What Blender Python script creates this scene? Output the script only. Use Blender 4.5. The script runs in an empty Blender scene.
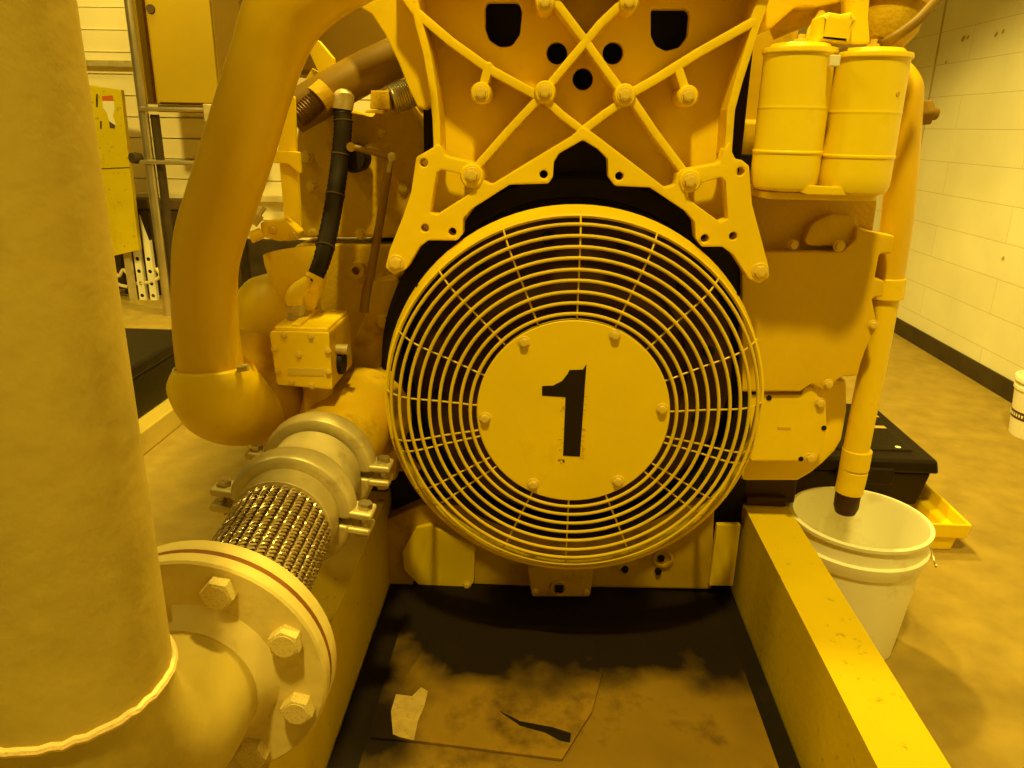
import bpy, bmesh, math, random
from mathutils import Vector, Matrix
random.seed(7)
S = bpy.context.scene
COL = S.collection
PI = math.pi
R = math.radians

# ------------------------------------------------------------------ camera
F = 770.0
CAM = Vector((0, 0, 1.1))
ROT = (Matrix.Rotation(R(2.3), 3, 'Z') @ Matrix.Rotation(PI/2 - R(18.6), 3, 'X') @ Matrix.Rotation(R(1.09), 3, 'Z'))
cd = bpy.data.cameras.new('camera'); cam = bpy.data.objects.new('camera', cd); COL.objects.link(cam)
cam.matrix_world = Matrix.Translation(CAM) @ ROT.to_4x4()
cd.sensor_fit = 'HORIZONTAL'; cd.sensor_width = 36; cd.lens = F/1024*36; cd.clip_start = .02
S.camera = cam

def ray(x, y): return ROT @ Vector(((x-512)/F, -(y-384)/F, -1))
def PY(x, y, Y): d = ray(x, y); return CAM + d*(Y/d.y)          # image pixel cast through the camera onto the plane y = Y
def PZ(x, y, z): d = ray(x, y); return CAM + d*((z-CAM.z)/d.z)  # image pixel cast down or up to the height z
def ppm(x, y, Y): p = PY(x, y, Y); return F/-(ROT.transposed() @ (p-CAM)).z
def xz(pts, Y): return [(PY(a, b, Y).x, PY(a, b, Y).z) for a, b in pts]

# ------------------------------------------------------------------ materials
def mat(name, base, rough=.5, metal=0, var=.12, scale=6, dirt=None, dirt_amt=0, dirt_scale=3, dirt_lo=.55, bump=.05, bscale=60, coat=0, spec=.25):
    m = bpy.data.materials.new(name); m.use_nodes = True
    nt = m.node_tree; N = nt.nodes; L = nt.links; b = N['Principled BSDF']
    tc = N.new('ShaderNodeTexCoord'); geo = tc.outputs['Object']
    n1 = N.new('ShaderNodeTexNoise'); n1.inputs['Scale'].default_value = scale; n1.inputs['Detail'].default_value = 6
    L.new(geo, n1.inputs['Vector'])
    r1 = N.new('ShaderNodeValToRGB'); r1.color_ramp.elements[0].position = .3; r1.color_ramp.elements[1].position = .7
    r1.color_ramp.elements[0].color = (*[c*(1-var) for c in base], 1); r1.color_ramp.elements[1].color = (*[min(1, c*(1+var)) for c in base], 1)
    L.new(n1.outputs['Fac'], r1.inputs['Fac']); col = r1.outputs['Color']
    if dirt:
        n2 = N.new('ShaderNodeTexNoise'); n2.inputs['Scale'].default_value = dirt_scale; n2.inputs['Detail'].default_value = 9; n2.inputs['Roughness'].default_value = .65
        L.new(geo, n2.inputs['Vector'])
        r2 = N.new('ShaderNodeValToRGB'); r2.color_ramp.elements[0].position = dirt_lo; r2.color_ramp.elements[1].position = min(1, dirt_lo+.13)
        r2.color_ramp.elements[0].color = (0, 0, 0, 1); r2.color_ramp.elements[1].color = (dirt_amt,)*3 + (1,)
        L.new(n2.outputs['Fac'], r2.inputs['Fac'])
        mx = N.new('ShaderNodeMixRGB'); L.new(r2.outputs['Color'], mx.inputs['Fac']); L.new(col, mx.inputs['Color1']); mx.inputs['Color2'].default_value = (*dirt, 1)
        col = mx.outputs['Color']
    L.new(col, b.inputs['Base Color'])
    b.inputs['Roughness'].default_value = rough; b.inputs['Metallic'].default_value = metal
    b.inputs['Coat Weight'].default_value = coat; b.inputs['Specular IOR Level'].default_value = spec
    if bump:
        n3 = N.new('ShaderNodeTexNoise'); n3.inputs['Scale'].default_value = bscale; n3.inputs['Detail'].default_value = 4
        L.new(geo, n3.inputs['Vector'])
        bp = N.new('ShaderNodeBump'); bp.inputs['Strength'].default_value = bump; bp.inputs['Distance'].default_value = .01
        L.new(n3.outputs['Fac'], bp.inputs['Height']); L.new(bp.outputs['Normal'], b.inputs['Normal'])
    return m

M = {}
M['yellow'] = mat('engine_yellow_paint', (.86, .62, .008), .42, var=.05, dirt=(.40, .24, .01), dirt_amt=.3, dirt_scale=5, dirt_lo=.6, bump=.06)
M['yellow_dirty'] = mat('oily_yellow_paint', (.62, .40, .008), .45, var=.14, dirt=(.12, .06, .004), dirt_amt=.6, dirt_scale=7, dirt_lo=.55, bump=.1)
M['yellow_bright'] = mat('safety_yellow_paint', (.62, .48, .003), .5, var=.04, dirt=(.16, .09, .01), dirt_amt=.8, dirt_scale=34, dirt_lo=.59, bump=.08)
M['cast'] = mat('rough_cast_yellow_paint', (.64, .42, .008), .6, var=.1, dirt=(.2, .11, .006), dirt_amt=.4, dirt_scale=6, dirt_lo=.58, bump=.25, bscale=120)
M['brown_yellow'] = mat('glossy_ochre_paint', (.74, .48, .006), .3, spec=.5, var=.05, bump=.03)
M['tan'] = mat('dull_tan_paint', (.56, .42, .08), .6, var=.1, scale=3, dirt=(.38, .28, .05), dirt_amt=.6, dirt_scale=4, dirt_lo=.5, bump=.12, bscale=40)
M['flange_tan'] = mat('worn_pale_flange_paint', (.72, .57, .19), .55, var=.14, scale=9, dirt=(.34, .19, .05), dirt_amt=.55, dirt_scale=7, dirt_lo=.55, bump=.12)
M['weld'] = mat('bright_weld_bead', (.8, .58, .22), .5, bump=.4, bscale=90)
M['rust'] = mat('red_brown_gasket', (.22, .08, .012), .7, var=.25, scale=20)
M['galv'] = mat('galvanised_steel', (.58, .48, .22), .45, metal=.4, var=.18, scale=14, dirt=(.22, .12, .03), dirt_amt=.65, dirt_scale=9, dirt_lo=.55)
M['steel'] = mat('bare_steel', (.55, .47, .3), .3, metal=.85, var=.15)
M['zinc'] = mat('painted_bolt', (.74, .54, .07), .35, var=.08)
M['rubber'] = mat('black_rubber', (.016, .009, .003), .55, var=.2, spec=.3)
M['blackpaint'] = mat('black_painted_metal', (.010, .0055, .002), .6, var=.3, dirt=(.03, .015, .004), dirt_amt=.5, dirt_scale=5, spec=.25)
M['damper'] = mat('dark_red_brown_damper', (.05, .02, .006), .5, var=.3, scale=5)
M['blackplastic'] = mat('black_plastic', (.011, .0055, .0015), .5, var=.25, scale=12, bump=.12, spec=.18)
M['bucket'] = mat('dirty_white_plastic', (.97, .93, .70), .45, var=.03, dirt=(.62, .48, .2), dirt_amt=.4, dirt_scale=9, dirt_lo=.55, bump=.03)
M['white'] = mat('white_plastic', (.85, .8, .66), .4, var=.03)
M['number'] = mat('black_stencil_ink', (.018, .009, .0025), .7, var=.2, spec=.2)
M['cab'] = mat('ochre_cabinet_paint', (.46, .31, .006), .5, var=.05, scale=2)
M['tray'] = mat('bright_yellow_plastic', (.95, .70, .01), .35, var=.04)
def oily(name, base, rough, seed):  # oil stains, with the engine's shadow painted into the same colour
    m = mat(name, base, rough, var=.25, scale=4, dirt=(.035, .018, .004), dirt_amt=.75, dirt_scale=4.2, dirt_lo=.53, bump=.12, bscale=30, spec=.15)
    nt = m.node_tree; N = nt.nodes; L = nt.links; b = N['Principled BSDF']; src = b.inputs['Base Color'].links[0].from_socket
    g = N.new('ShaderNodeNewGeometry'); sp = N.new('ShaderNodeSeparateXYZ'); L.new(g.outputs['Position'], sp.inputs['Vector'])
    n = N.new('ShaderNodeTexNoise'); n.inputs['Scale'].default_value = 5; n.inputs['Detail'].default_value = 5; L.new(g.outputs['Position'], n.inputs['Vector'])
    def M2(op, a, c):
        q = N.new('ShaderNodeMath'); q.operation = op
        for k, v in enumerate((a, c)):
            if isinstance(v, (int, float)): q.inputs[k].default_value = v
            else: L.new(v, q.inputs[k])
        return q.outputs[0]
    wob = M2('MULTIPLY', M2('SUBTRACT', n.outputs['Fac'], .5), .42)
    front = M2('ADD', M2('SUBTRACT', sp.outputs['Y'], 1.265), wob)            # engine's shadow and spilled oil, painted dark
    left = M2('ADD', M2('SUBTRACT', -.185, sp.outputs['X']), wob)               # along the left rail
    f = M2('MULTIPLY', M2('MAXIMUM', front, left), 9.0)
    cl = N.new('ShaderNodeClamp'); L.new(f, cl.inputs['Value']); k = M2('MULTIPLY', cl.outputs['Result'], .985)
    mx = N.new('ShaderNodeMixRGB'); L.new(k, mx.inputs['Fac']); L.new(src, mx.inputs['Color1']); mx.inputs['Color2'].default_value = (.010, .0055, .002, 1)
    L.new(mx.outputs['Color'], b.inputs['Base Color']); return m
M['pan'] = oily('oil_and_shadow_plate', (.235, .138, .01), .7, 0)
M['sheet'] = oily('oil_and_shadow_sheet', (.26, .152, .012), .7, 1)
M['pale'] = mat('pale_paper_patch', (.48, .34, .09), .7, var=.2, scale=30, dirt=(.2, .11, .03), dirt_amt=.7, dirt_scale=40, dirt_lo=.55)
M['paper'] = mat('white_paper', (.8, .74, .5), .7, var=.05)
M['redink'] = mat('red_print', (.55, .12, .02), .6)
M['ink'] = mat('dark_print', (.1, .06, .02), .6)
M['wire'] = mat('pale_cable', (.8, .68, .34), .5)

def floor_mat():
    m = mat('worn_concrete', (.345, .24, .044), .7, var=.15, scale=11, dirt=(.24, .15, .022), dirt_amt=.32, dirt_scale=4.5, dirt_lo=.5, bump=.15, bscale=30)
    return m
M['floor'] = floor_mat()

def block_mat():
    m = bpy.data.materials.new('painted_block_wall'); m.use_nodes = True
    nt = m.node_tree; N = nt.nodes; L = nt.links; b = N['Principled BSDF']
    tc = N.new('ShaderNodeTexCoord')
    mp = N.new('ShaderNodeMapping'); mp.inputs['Rotation'].default_value = (0, 0, 0)
    sp = N.new('ShaderNodeSeparateXYZ'); L.new(tc.outputs['Object'], sp.inputs['Vector'])
    cb = N.new('ShaderNodeCombineXYZ'); L.new(sp.outputs['Y'], cb.inputs['X']); L.new(sp.outputs['Z'], cb.inputs['Y'])
    br = N.new('ShaderNodeTexBrick'); L.new(cb.outputs['Vector'], br.inputs['Vector'])
    br.inputs['Scale'].default_value = 1; br.inputs['Brick Width'].default_value = 1.4; br.inputs['Row Height'].default_value = .1745
    br.inputs['Mortar Size'].default_value = .0022; br.inputs['Mortar Smooth'].default_value = .6; br.offset = .5
    br.inputs['Color1'].default_value = (.93, .88, .64, 1); br.inputs['Color2'].default_value = (.91, .85, .60, 1); br.inputs['Mortar'].default_value = (.66, .54, .30, 1)
    n = N.new('ShaderNodeTexNoise'); n.inputs['Scale'].default_value = 3; n.inputs['Detail'].default_value = 6; L.new(tc.outputs['Object'], n.inputs['Vector'])
    mx = N.new('ShaderNodeMixRGB'); mx.blend_type = 'MULTIPLY'; mx.inputs['Fac'].default_value = .25
    L.new(br.outputs['Color'], mx.inputs['Color1']); L.new(n.outputs['Fac'], mx.inputs['Color2'])
    L.new(mx.outputs['Color'], b.inputs['Base Color']); b.inputs['Roughness'].default_value = .5
    bp = N.new('ShaderNodeBump'); bp.inputs['Strength'].default_value = .15; bp.inputs['Distance'].default_value = .005; bp.invert = True
    L.new(br.outputs['Fac'], bp.inputs['Height']); L.new(bp.outputs['Normal'], b.inputs['Normal'])
    return m
M['block'] = block_mat(); M['darkwall'] = mat('dark_wall_paint', (.2, .17, .1), .8, bump=0)  # left wall kept dark so it bounces little light
M['cover_y'] = mat('plain_cover_yellow', (.72, .48, .006), .5, var=.05, bump=.08)
M['base'] = mat('dark_vinyl_base', (.05, .032, .012), .5, var=.3, scale=8)
M['door'] = mat('pale_door_slat', (.92, .80, .46), .45, var=.08, scale=1.5)
M['brown_dull'] = mat('dull_brown_and_shade_paint', (.26, .15, .01), .5, var=.12)  # also carries the painted shade of the intake pipe
M['scuff'] = mat('grey_wall_scuff', (.40, .30, .12), .8)
M['ceil'] = mat('ceiling_paint', (.16, .13, .08), .8, bump=0)

# ------------------------------------------------------------------ mesh builder
def fillet(pts, r, seg=4):
    """round the corners of a closed 2-D polygon; r is a number or a list"""
    n = len(pts); out = []
    for i in range(n):
        p0, p, p1 = Vector(pts[i-1]), Vector(pts[i]), Vector(pts[(i+1) % n])
        rr = r[i] if isinstance(r, (list, tuple)) else r
        a, b = p0-p, p1-p
        if rr <= 0 or a.length < 1e-6 or b.length < 1e-6: out.append(tuple(p)); continue
        ang = a.angle(b)
        if ang > PI-.05: out.append(tuple(p)); continue
        d = min(rr/math.tan(ang/2), a.length*.48, b.length*.48)
        A, B = p+a.normalized()*d, p+b.normalized()*d
        for k in range(seg+1):
            t = k/seg; out.append(tuple(A*(1-t)**2 + p*2*t*(1-t) + B*t*t))
    return out
def circ(cx, cz, r, n=20): return [(cx+r*math.cos(2*PI*k/n), cz+r*math.sin(2*PI*k/n)) for k in range(n)]

class MB:
    def __init__(s): s.bm = bmesh.new()
    def _add(s, vs, fs):
        v = [s.bm.verts.new(p) for p in vs]
        for f in fs:
            try: s.bm.faces.new([v[i] for i in f])
            except ValueError: pass
        return s
    def box(s, a, b, M4=None):
        (x0, y0, z0), (x1, y1, z1) = a, b
        vs = [Vector(p) for p in ((x0,y0,z0),(x1,y0,z0),(x1,y1,z0),(x0,y1,z0),(x0,y0,z1),(x1,y0,z1),(x1,y1,z1),(x0,y1,z1))]
        if M4: vs = [M4 @ v for v in vs]
        return s._add(vs, [(3,2,1,0),(4,5,6,7),(0,1,5,4),(1,2,6,5),(2,3,7,6),(3,0,4,7)])
    def hexa(s, low, high):   # two quads of 3-D points
        return s._add([Vector(p) for p in list(low)+list(high)], [(3,2,1,0),(4,5,6,7),(0,1,5,4),(1,2,6,5),(2,3,7,6),(3,0,4,7)])
    def plate(s, outline, y0, y1, holes=(), bevel=.002):
        """outline of (x, z) points extruded from y0 (front) to y1"""
        cu = bpy.data.curves.new('tmp', 'CURVE'); cu.dimensions = '2D'; cu.fill_mode = 'BOTH'
        t = y1-y0; bevel = min(bevel, t*.45)
        cu.extrude = t/2-bevel; cu.bevel_depth = bevel; cu.offset = -bevel; cu.bevel_resolution = 1
        for pts in [outline, *holes]:
            sp = cu.splines.new('POLY'); sp.points.add(len(pts)-1)
            for q, p in zip(sp.points, pts): q.co = (p[0], p[1], 0, 1)
            sp.use_cyclic_u = True
        ob = bpy.data.objects.new('tmp', cu)
        me = bpy.data.meshes.new_from_object(ob)
        T = Matrix.Translation((0, (y0+y1)/2, 0)) @ Matrix.Rotation(PI/2, 4, 'X')
        me.transform(T); s.bm.from_mesh(me)
        bpy.data.objects.remove(ob); bpy.data.curves.remove(cu); bpy.data.meshes.remove(me)
        return s
    def plate_z(s, outline, z0, z1, holes=(), bevel=.001):
        n = len(s.bm.verts); s.plate(outline, -z1, -z0, holes, bevel)
        s.bm.verts.ensure_lookup_table()
        for v in s.bm.verts[n:]: v.co = Vector((v.co.x, v.co.z, -v.co.y))
        return s
    def tube(s, pts, r, seg=16, closed=False, caps=True):
        pts = [Vector(p) for p in pts]; n = len(pts)
        rs = r if isinstance(r, (list, tuple)) else [r]*n
        rings = []; prev = None
        for i, p in enumerate(pts):
            if closed: t = pts[(i+1) % n]-pts[i-1]
            elif i == 0: t = pts[1]-p
            elif i == n-1: t = p-pts[-2]
            else: t = (pts[i+1]-p).normalized()+(p-pts[i-1]).normalized()
            t.normalize()
            if prev is None:
                u = t.orthogonal().normalized()
                up = Vector((0, 0, 1)) if abs(t.z) < .9 else Vector((1, 0, 0))
                u = (up-t*up.dot(t)).normalized()
            else: u = (prev-t*prev.dot(t)).normalized()
            prev = u; w = t.cross(u)
            rings.append([s.bm.verts.new(p+(u*math.cos(2*PI*k/seg)+w*math.sin(2*PI*k/seg))*rs[i]) for k in range(seg)])
        m = n if closed else n-1
        for i in range(m):
            a, b = rings[i], rings[(i+1) % n]
            for k in range(seg): s.bm.faces.new((a[k], a[(k+1) % seg], b[(k+1) % seg], b[k]))
        if caps and not closed: s.bm.faces.new(rings[0][::-1]); s.bm.faces.new(rings[-1])
        return s
    def lathe(s, prof, origin, axis=(0, 0, 1), seg=40, closed=False, a0=0, a1=2*PI):
        """prof = (radius, height along axis) points; closed joins last to first"""
        ax = Vector(axis).normalized(); q = ax.to_track_quat('Z', 'Y').to_matrix(); o = Vector(origin)
        full = abs(a1-a0-2*PI) < 1e-6; k_n = seg if full else seg+1
        rings = []
        for r, h in prof:
            if r < 1e-6: rings.append([s.bm.verts.new(o+ax*h)])
            else: rings.append([s.bm.verts.new(o+q @ Vector((r*math.cos(a0+(a1-a0)*k/seg), r*math.sin(a0+(a1-a0)*k/seg), h))) for k in range(k_n)])
        P = len(prof)
        for i in range(P if closed else P-1):
            a, b = rings[i], rings[(i+1) % P]
            for k in range(seg):
                k2 = (k+1) % k_n
                f = [a[k % len(a)], a[k2 % len(a)], b[k2 % len(b)], b[k % len(b)]]
                g = []
                for v in f:
                    if v not in g: g.append(v)
                if len(g) > 2: s.bm.faces.new(g)
        if not full and closed:
            s.bm.faces.new([r[0] for r in rings]); s.bm.faces.new([r[-1] for r in rings][::-1])
        return s
    def strip(s, pts, w, y0, y1, bevel=.002):
        """a straight-sided rib with round ends along (x, z) points"""
        for (ax, az), (bx, bz) in zip(pts, pts[1:]):
            d = Vector((bx-ax, bz-az)); a = math.atan2(d.y, d.x); o = []
            for c, b0 in (((bx, bz), -PI/2), ((ax, az), PI/2)):
                for k in range(7): th = a+b0+PI*k/6; o.append((c[0]+w/2*math.cos(th), c[1]+w/2*math.sin(th)))
            s.plate(o, y0, y1, bevel=bevel); y0 += .0002
        return s
    def done(s, sharp=38):
        bm = s.bm
        bmesh.ops.remove_doubles(bm, verts=bm.verts, dist=1e-6)
        bmesh.ops.recalc_face_normals(bm, faces=bm.faces)
        for f in bm.faces: f.smooth = True
        for e in bm.edges:
            if len(e.link_faces) == 2 and e.calc_face_angle(0) > R(sharp): e.smooth = False
        me = bpy.data.meshes.new('m'); bm.to_mesh(me); bm.free(); return me

WO = {}
def obj(name, mb, material, parent=None, bevel=0, base=False, sub=0):
    me = mb.done() if isinstance(mb, MB) else mb
    vs = [v.co for v in me.vertices]
    lo = Vector([min(v[i] for v in vs) for i in range(3)]); hi = Vector([max(v[i] for v in vs) for i in range(3)])
    c = (lo+hi)/2
    if parent is None: c.z = lo.z
    me.transform(Matrix.Translation(-c)); me.name = name
    o = bpy.data.objects.new(name, me); COL.objects.link(o); me.materials.append(material)
    WO[o] = c
    if parent: o.parent = parent; o.location = c-WO[parent]
    else: o.location = c
    if bevel:
        b = o.modifiers.new('bevel', 'BEVEL'); b.width = bevel; b.segments = 2; b.limit_method = 'ANGLE'; b.angle_limit = R(40); b.harden_normals = False
    wn = o.modifiers.new('weighted_normals', 'WEIGHTED_NORMAL'); wn.keep_sharp = True; wn.weight = 80
    return o
def thing(name, loc, label, cat, group=None):
    o = bpy.data.objects.new(name, None); COL.objects.link(o); o.location = loc; WO[o] = Vector(loc); o.empty_display_size = .05
    o['label'] = label; o['category'] = cat
    if group: o['group'] = group
    return o
def tag(o, label, cat, group=None):
    o['label'] = label; o['category'] = cat
    if group: o['group'] = group
    return o
def struct(name, mb, m, bevel=0):
    o = obj(name, mb, m, bevel=bevel); o['kind'] = 'structure'; return o

# one bolt mesh of unit head radius pointing to -y, shared by every bolt
def bolt_mesh():
    b = MB()
    b.lathe([(0, .05), (1.35, .05), (1.35, -.12), (1.25, -.2), (0, -.2)], (0, 0, 0), (0, 1, 0), 20)
    hexp = [(math.cos(PI/3*k+.3), math.sin(PI/3*k+.3)) for k in range(6)]
    b.plate(hexp, -.95, -.15, bevel=.12)
    b.lathe([(.62, -.9), (.6, -1.0), (0, -1.0)], (0, 0, 0), (0, 1, 0), 16)
    me = b.done(); me.name = 'bolt'; return me
BOLT = {}
def bolt(parent, p, r, m='zinc', axis=None, name='bolt'):
    if m not in BOLT:
        me = (BMH if m == 'flange_tan' else BM).copy(); me.materials.append(M[m]); BOLT[m] = me
    o = bpy.data.objects.new(name, BOLT[m]); COL.objects.link(o); o.parent = parent
    p = Vector(p); WO[o] = p; o.location = p-WO[parent]; o.scale = (r, r, r)
    ry = Matrix.Rotation(random.random()*1.0, 4, 'Y')
    if axis: q = Vector(axis).normalized().to_track_quat('-Y', 'Z'); o.rotation_euler = (q.to_matrix().to_4x4() @ ry).to_euler()
    else: o.rotation_euler = ry.to_euler()
    return o
def hex_mesh():
    b = MB(); hexp = [(math.cos(PI/3*k+.3), math.sin(PI/3*k+.3)) for k in range(6)]
    b.plate(hexp, -.85, .05, bevel=.14)
    b.lathe([(.74, -.83), (.72, -.89), (0, -.89)], (0, 0, 0), (0, 1, 0), 20)
    me = b.done(); me.name = 'hex_bolt'; return me
BM = bolt_mesh(); BMH = hex_mesh()
def pbolt(parent, x, y, Y, rpx, m='zinc'): return bolt(parent, PY(x, y, Y), rpx/ppm(x, y, Y), m)

def spline(pts, n=8):
    """Catmull-Rom through 3-D points"""
    P = [Vector(p) for p in pts]; P = [P[0]*2-P[1]]+P+[P[-1]*2-P[-2]]; out = []
    for i in range(1, len(P)-2):
        for k in range(n):
            t = k/n; a, b, c, d = P[i-1], P[i], P[i+1], P[i+2]
            out.append(.5*((2*b)+(c-a)*t+(2*a-5*b+4*c-d)*t*t+(3*b-a-3*c+d)*t**3))
    out.append(P[-2]); return out

# ================================================================== SETTING
ZF = -.10          # room floor lies below the skid: room and furnishings scaled about the camera
WX, BY = 2.225, 5.52
struct('floor', MB().box((-4.2, -2, ZF-.1), (WX+.2, BY+.2, ZF)), M['floor'])
struct('wall_right', MB().box((WX, -2, ZF), (WX+.2, BY, 5.6)), M['block'])
struct('wall_left', MB().box((-4.4, -2, ZF), (-4.2, BY+.2, 5.6)), M['darkwall'])
struct('wall_back', MB().box((-4.2, BY, ZF), (WX+.2, BY+.2, 5.6)), M['block'])
struct('ceiling', MB().box((-4.4, -2, 5.6), (WX+.2, BY+.2, 5.7)), M['ceil'])
struct('baseboard_right', MB().box((WX-.012, -2, ZF), (WX, BY, ZF+.096)), M['base'], bevel=.003)
wr = bpy.data.objects['wall_right']
for x, y, a in ((963,38,.02),(968,37,.014),(996,34,.016),(1003,31,.012),(946,62,.012),(1003,258,.012)):
    d_ = ray(x, y); p = CAM+d_*((WX-.001)/d_.x)
    obj('scuff_mark', MB().lathe([(0,.0008),(a*.7,.0006),(a,0)], p, (-1,.1,.2), 7), M['scuff'], wr)
# roll-up slatted door in the back wall
d = MB(); z = .29; k = 0
while z < 2.9:
    d.hexa([(-4.1, BY-.03, z), (-1.0, BY-.03, z), (-1.0, BY-.002, z), (-4.1, BY-.002, z)], [(-4.1, BY-.045, z+.129), (-1.0, BY-.045, z+.129), (-1.0, BY-.002, z+.129), (-4.1, BY-.002, z+.129)])
    z += .1364
door = struct('door_1', d, M['door'])
obj('door_rail', MB().box((-4.1, BY-.085, 1.42), (-1.0, BY-.047, 1.46)), M['galv'], door, .004)
obj('bottom_rail', MB().box((-4.1, BY-.09, .555), (-1.0, BY-.047, .60)), M['wire'], door, .004)
obj('door_sill', MB().box((-4.1, BY-.045, ZF), (-1.0, BY-.004, .285)), M['base'], door, .004)
# conduit seam on the right wall
d_ = ray(930, 95); CY_ = d_.y*(WX/d_.x)
M['seam'] = mat('dull_seam_paint', (.55, .45, .22), .6)
struct('trim_1', MB().tube([(WX-.002, CY_, ZF+.1), (WX-.002, CY_, 5.5)], .006, 10), M['seam'])

# ================================================================== SKID RAILS AND PIT
XL0, XL1, XR0, XR1, YE, HT = -.47, -.365, .497, .603, 1.665, .24
def rail(x0, x1, label, lip):
    t = thing('frame_rail', ((x0+x1)/2, .2, ZF), label, 'rail', 'rails of the engine skid')
    w = .012
    prof = [(x0,HT),(x1,HT),(x1,HT-w),(x0+w,HT-w),(x0+w,ZF+w),(x1,ZF+w),(x1,ZF),(x0,ZF)] if lip == 'l' else [(x0,HT),(x1,HT),(x1,ZF),(x0,ZF),(x0,ZF+w),(x1-w,ZF+w),(x1-w,HT-w),(x0,HT-w)]
    obj('channel', MB().plate(prof, -.3, 3.5, bevel=.003), M['rail_side'], t)
    return t
M['rail_side'] = mat('rail_yellow_paint', (.70, .51, .003), .5, var=.04, dirt=(.14, .08, .012), dirt_amt=.7, dirt_scale=38, dirt_lo=.61, bump=.08)
rail(XR0, XR1, 'yellow steel skid rail running forward on the right, chipped bright top face', 'l')
rail(XL0, XL1, 'yellow steel skid rail on the left, mostly hidden behind the pipe flange', 'r')
pan = tag(obj('floor_pan', MB().box((XL1+.062, .3, .0005), (XR0-.048, 1.73, .012)), M['pan']), 'oil stained and shadow painted steel floor pan between the two yellow skid rails', 'floor pan')
obj('gap_darkener', MB().box((XL1+.003, -.2, ZF+.0005), (XR0-.003, 1.74, 0)), M['blackpaint'], pan)['label'] = 'black bed under the plate darkening the gaps along the rails'  # solid black bed added to keep the gaps beside the plate dark
ol = [(371,738),(420,742),(470,748),(562,760),(592,712),(603,672),(592,640),(520,628),(430,640),(398,690)]
sh = thing('oil_sheet', PZ(480, 700, .013), 'oil stained and shadow painted cardboard sheet lying on the floor pan with a torn corner', 'sheet')
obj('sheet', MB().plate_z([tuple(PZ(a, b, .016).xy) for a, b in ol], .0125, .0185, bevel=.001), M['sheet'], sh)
pp = [(393,735),(400,738),(414,741),(418,722),(424,708),(428,692),(421,688),(412,697),(396,695),(391,712)]
obj('pale_patch', MB().plate_z([tuple(PZ(a, b, .017).xy) for a, b in pp], .0186, .0194, bevel=.0003), M['pale'], sh)['label'] = 'pale torn paper patch'
tp = [(500,712),(520,722),(552,728),(571,734),(570,743),(560,741),(545,733),(520,726)]
obj('torn_flap', MB().plate_z([tuple(PZ(a, b, .018).xy) for a, b in tp], .0187, .0205, bevel=.0003), M['blackpaint'], sh)['label'] = 'dark torn slit'

# ================================================================== ENGINE
CX, CZ = .0625, .602
eng = thing('diesel_engine', (CX, 2.2, 0), 'large yellow diesel engine block with bolted front covers behind the round guard', 'engine')
blk = MB().box((-.355, 1.745, .06), (.487, 3.5, .27)); blk.box((-.40, 1.75, .26), (.60, 3.6, 1.12)); blk.box((-.33, 1.80, 1.0), (.52, 3.6, 1.5))
obj('crankcase', blk, M['yellow_dirty'], eng, .01)
obj('upper_manifold', MB().box((-.62, 1.86, 1.20), (-.16, 3.3, 1.50)), M['brown_dull'], eng, .012)
YC = 1.66
# left front cover with its upper and lower halves and a seam
up = [(296,142),(300,112),(330,104),(372,118),(384,98),(404,98),(440,150),(470,238),(296,238)]
lo = [(296,244),(470,244),(470,420),(420,470),(390,470),(352,420),(330,400),(296,330)]
obj('upper_front_cover', MB().plate(fillet(xz(up, YC), .012), YC, YC+.1, bevel=.006), M['cast'], eng)
obj('lower_front_cover', MB().plate(fillet(xz(lo, YC), .012), YC-.012, YC+.1, bevel=.006), M['cast'], eng)
for x, y, r in ((307,157,6.5),(312,186,6),(313,233,5),(361,234,6),(305,250,5.5),(381,132,5),(404,188,6),(384,321,6)):
    pbolt(eng, x, y, YC-.012 if y > 240 else YC, r*.72)
obj('breather_cap', MB().lathe([(0,-.04),(.024,-.04),(.028,-.034),(.028,.01),(0,.01)], PY(357,158,1.63), (0,1,0), 24), M['rubber'], eng)
# raised boss ring round the plug hole
obj('boss', MB().lathe([(.018,0),(.018,-.02),(.009,-.02),(.009,0)], PY(358, 269, YC-.012), (0, 1, 0), 20, True), M['cast'], eng)
# left lug behind the bracket foot
lug = [(373,282),(398,276),(402,300),(396,326),(384,352),(380,372),(352,372),(354,340),(368,310)]
obj('mounting_lug', MB().plate(fillet(xz(lug, 1.6), .01), 1.60, 1.66, bevel=.006), M['yellow_dirty'], eng)
pbolt(eng, 384, 321, 1.60, 5.5)
low = [(358,374),(392,372),(398,440),(396,482),(368,482),(352,440),(354,400)]
obj('pump_housing', MB().plate(fillet(xz(low, 1.56), .014), 1.56, 1.66, bevel=.008), M['yellow_dirty'], eng)
# engine cover behind the guard, its deep shade painted black
obj('front_housing', MB().plate([(-.36,.14),(.50,.14),(.50,1.05),(-.36,1.05)], 1.70, 1.745, bevel=.004), M['blackpaint'], eng)
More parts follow.
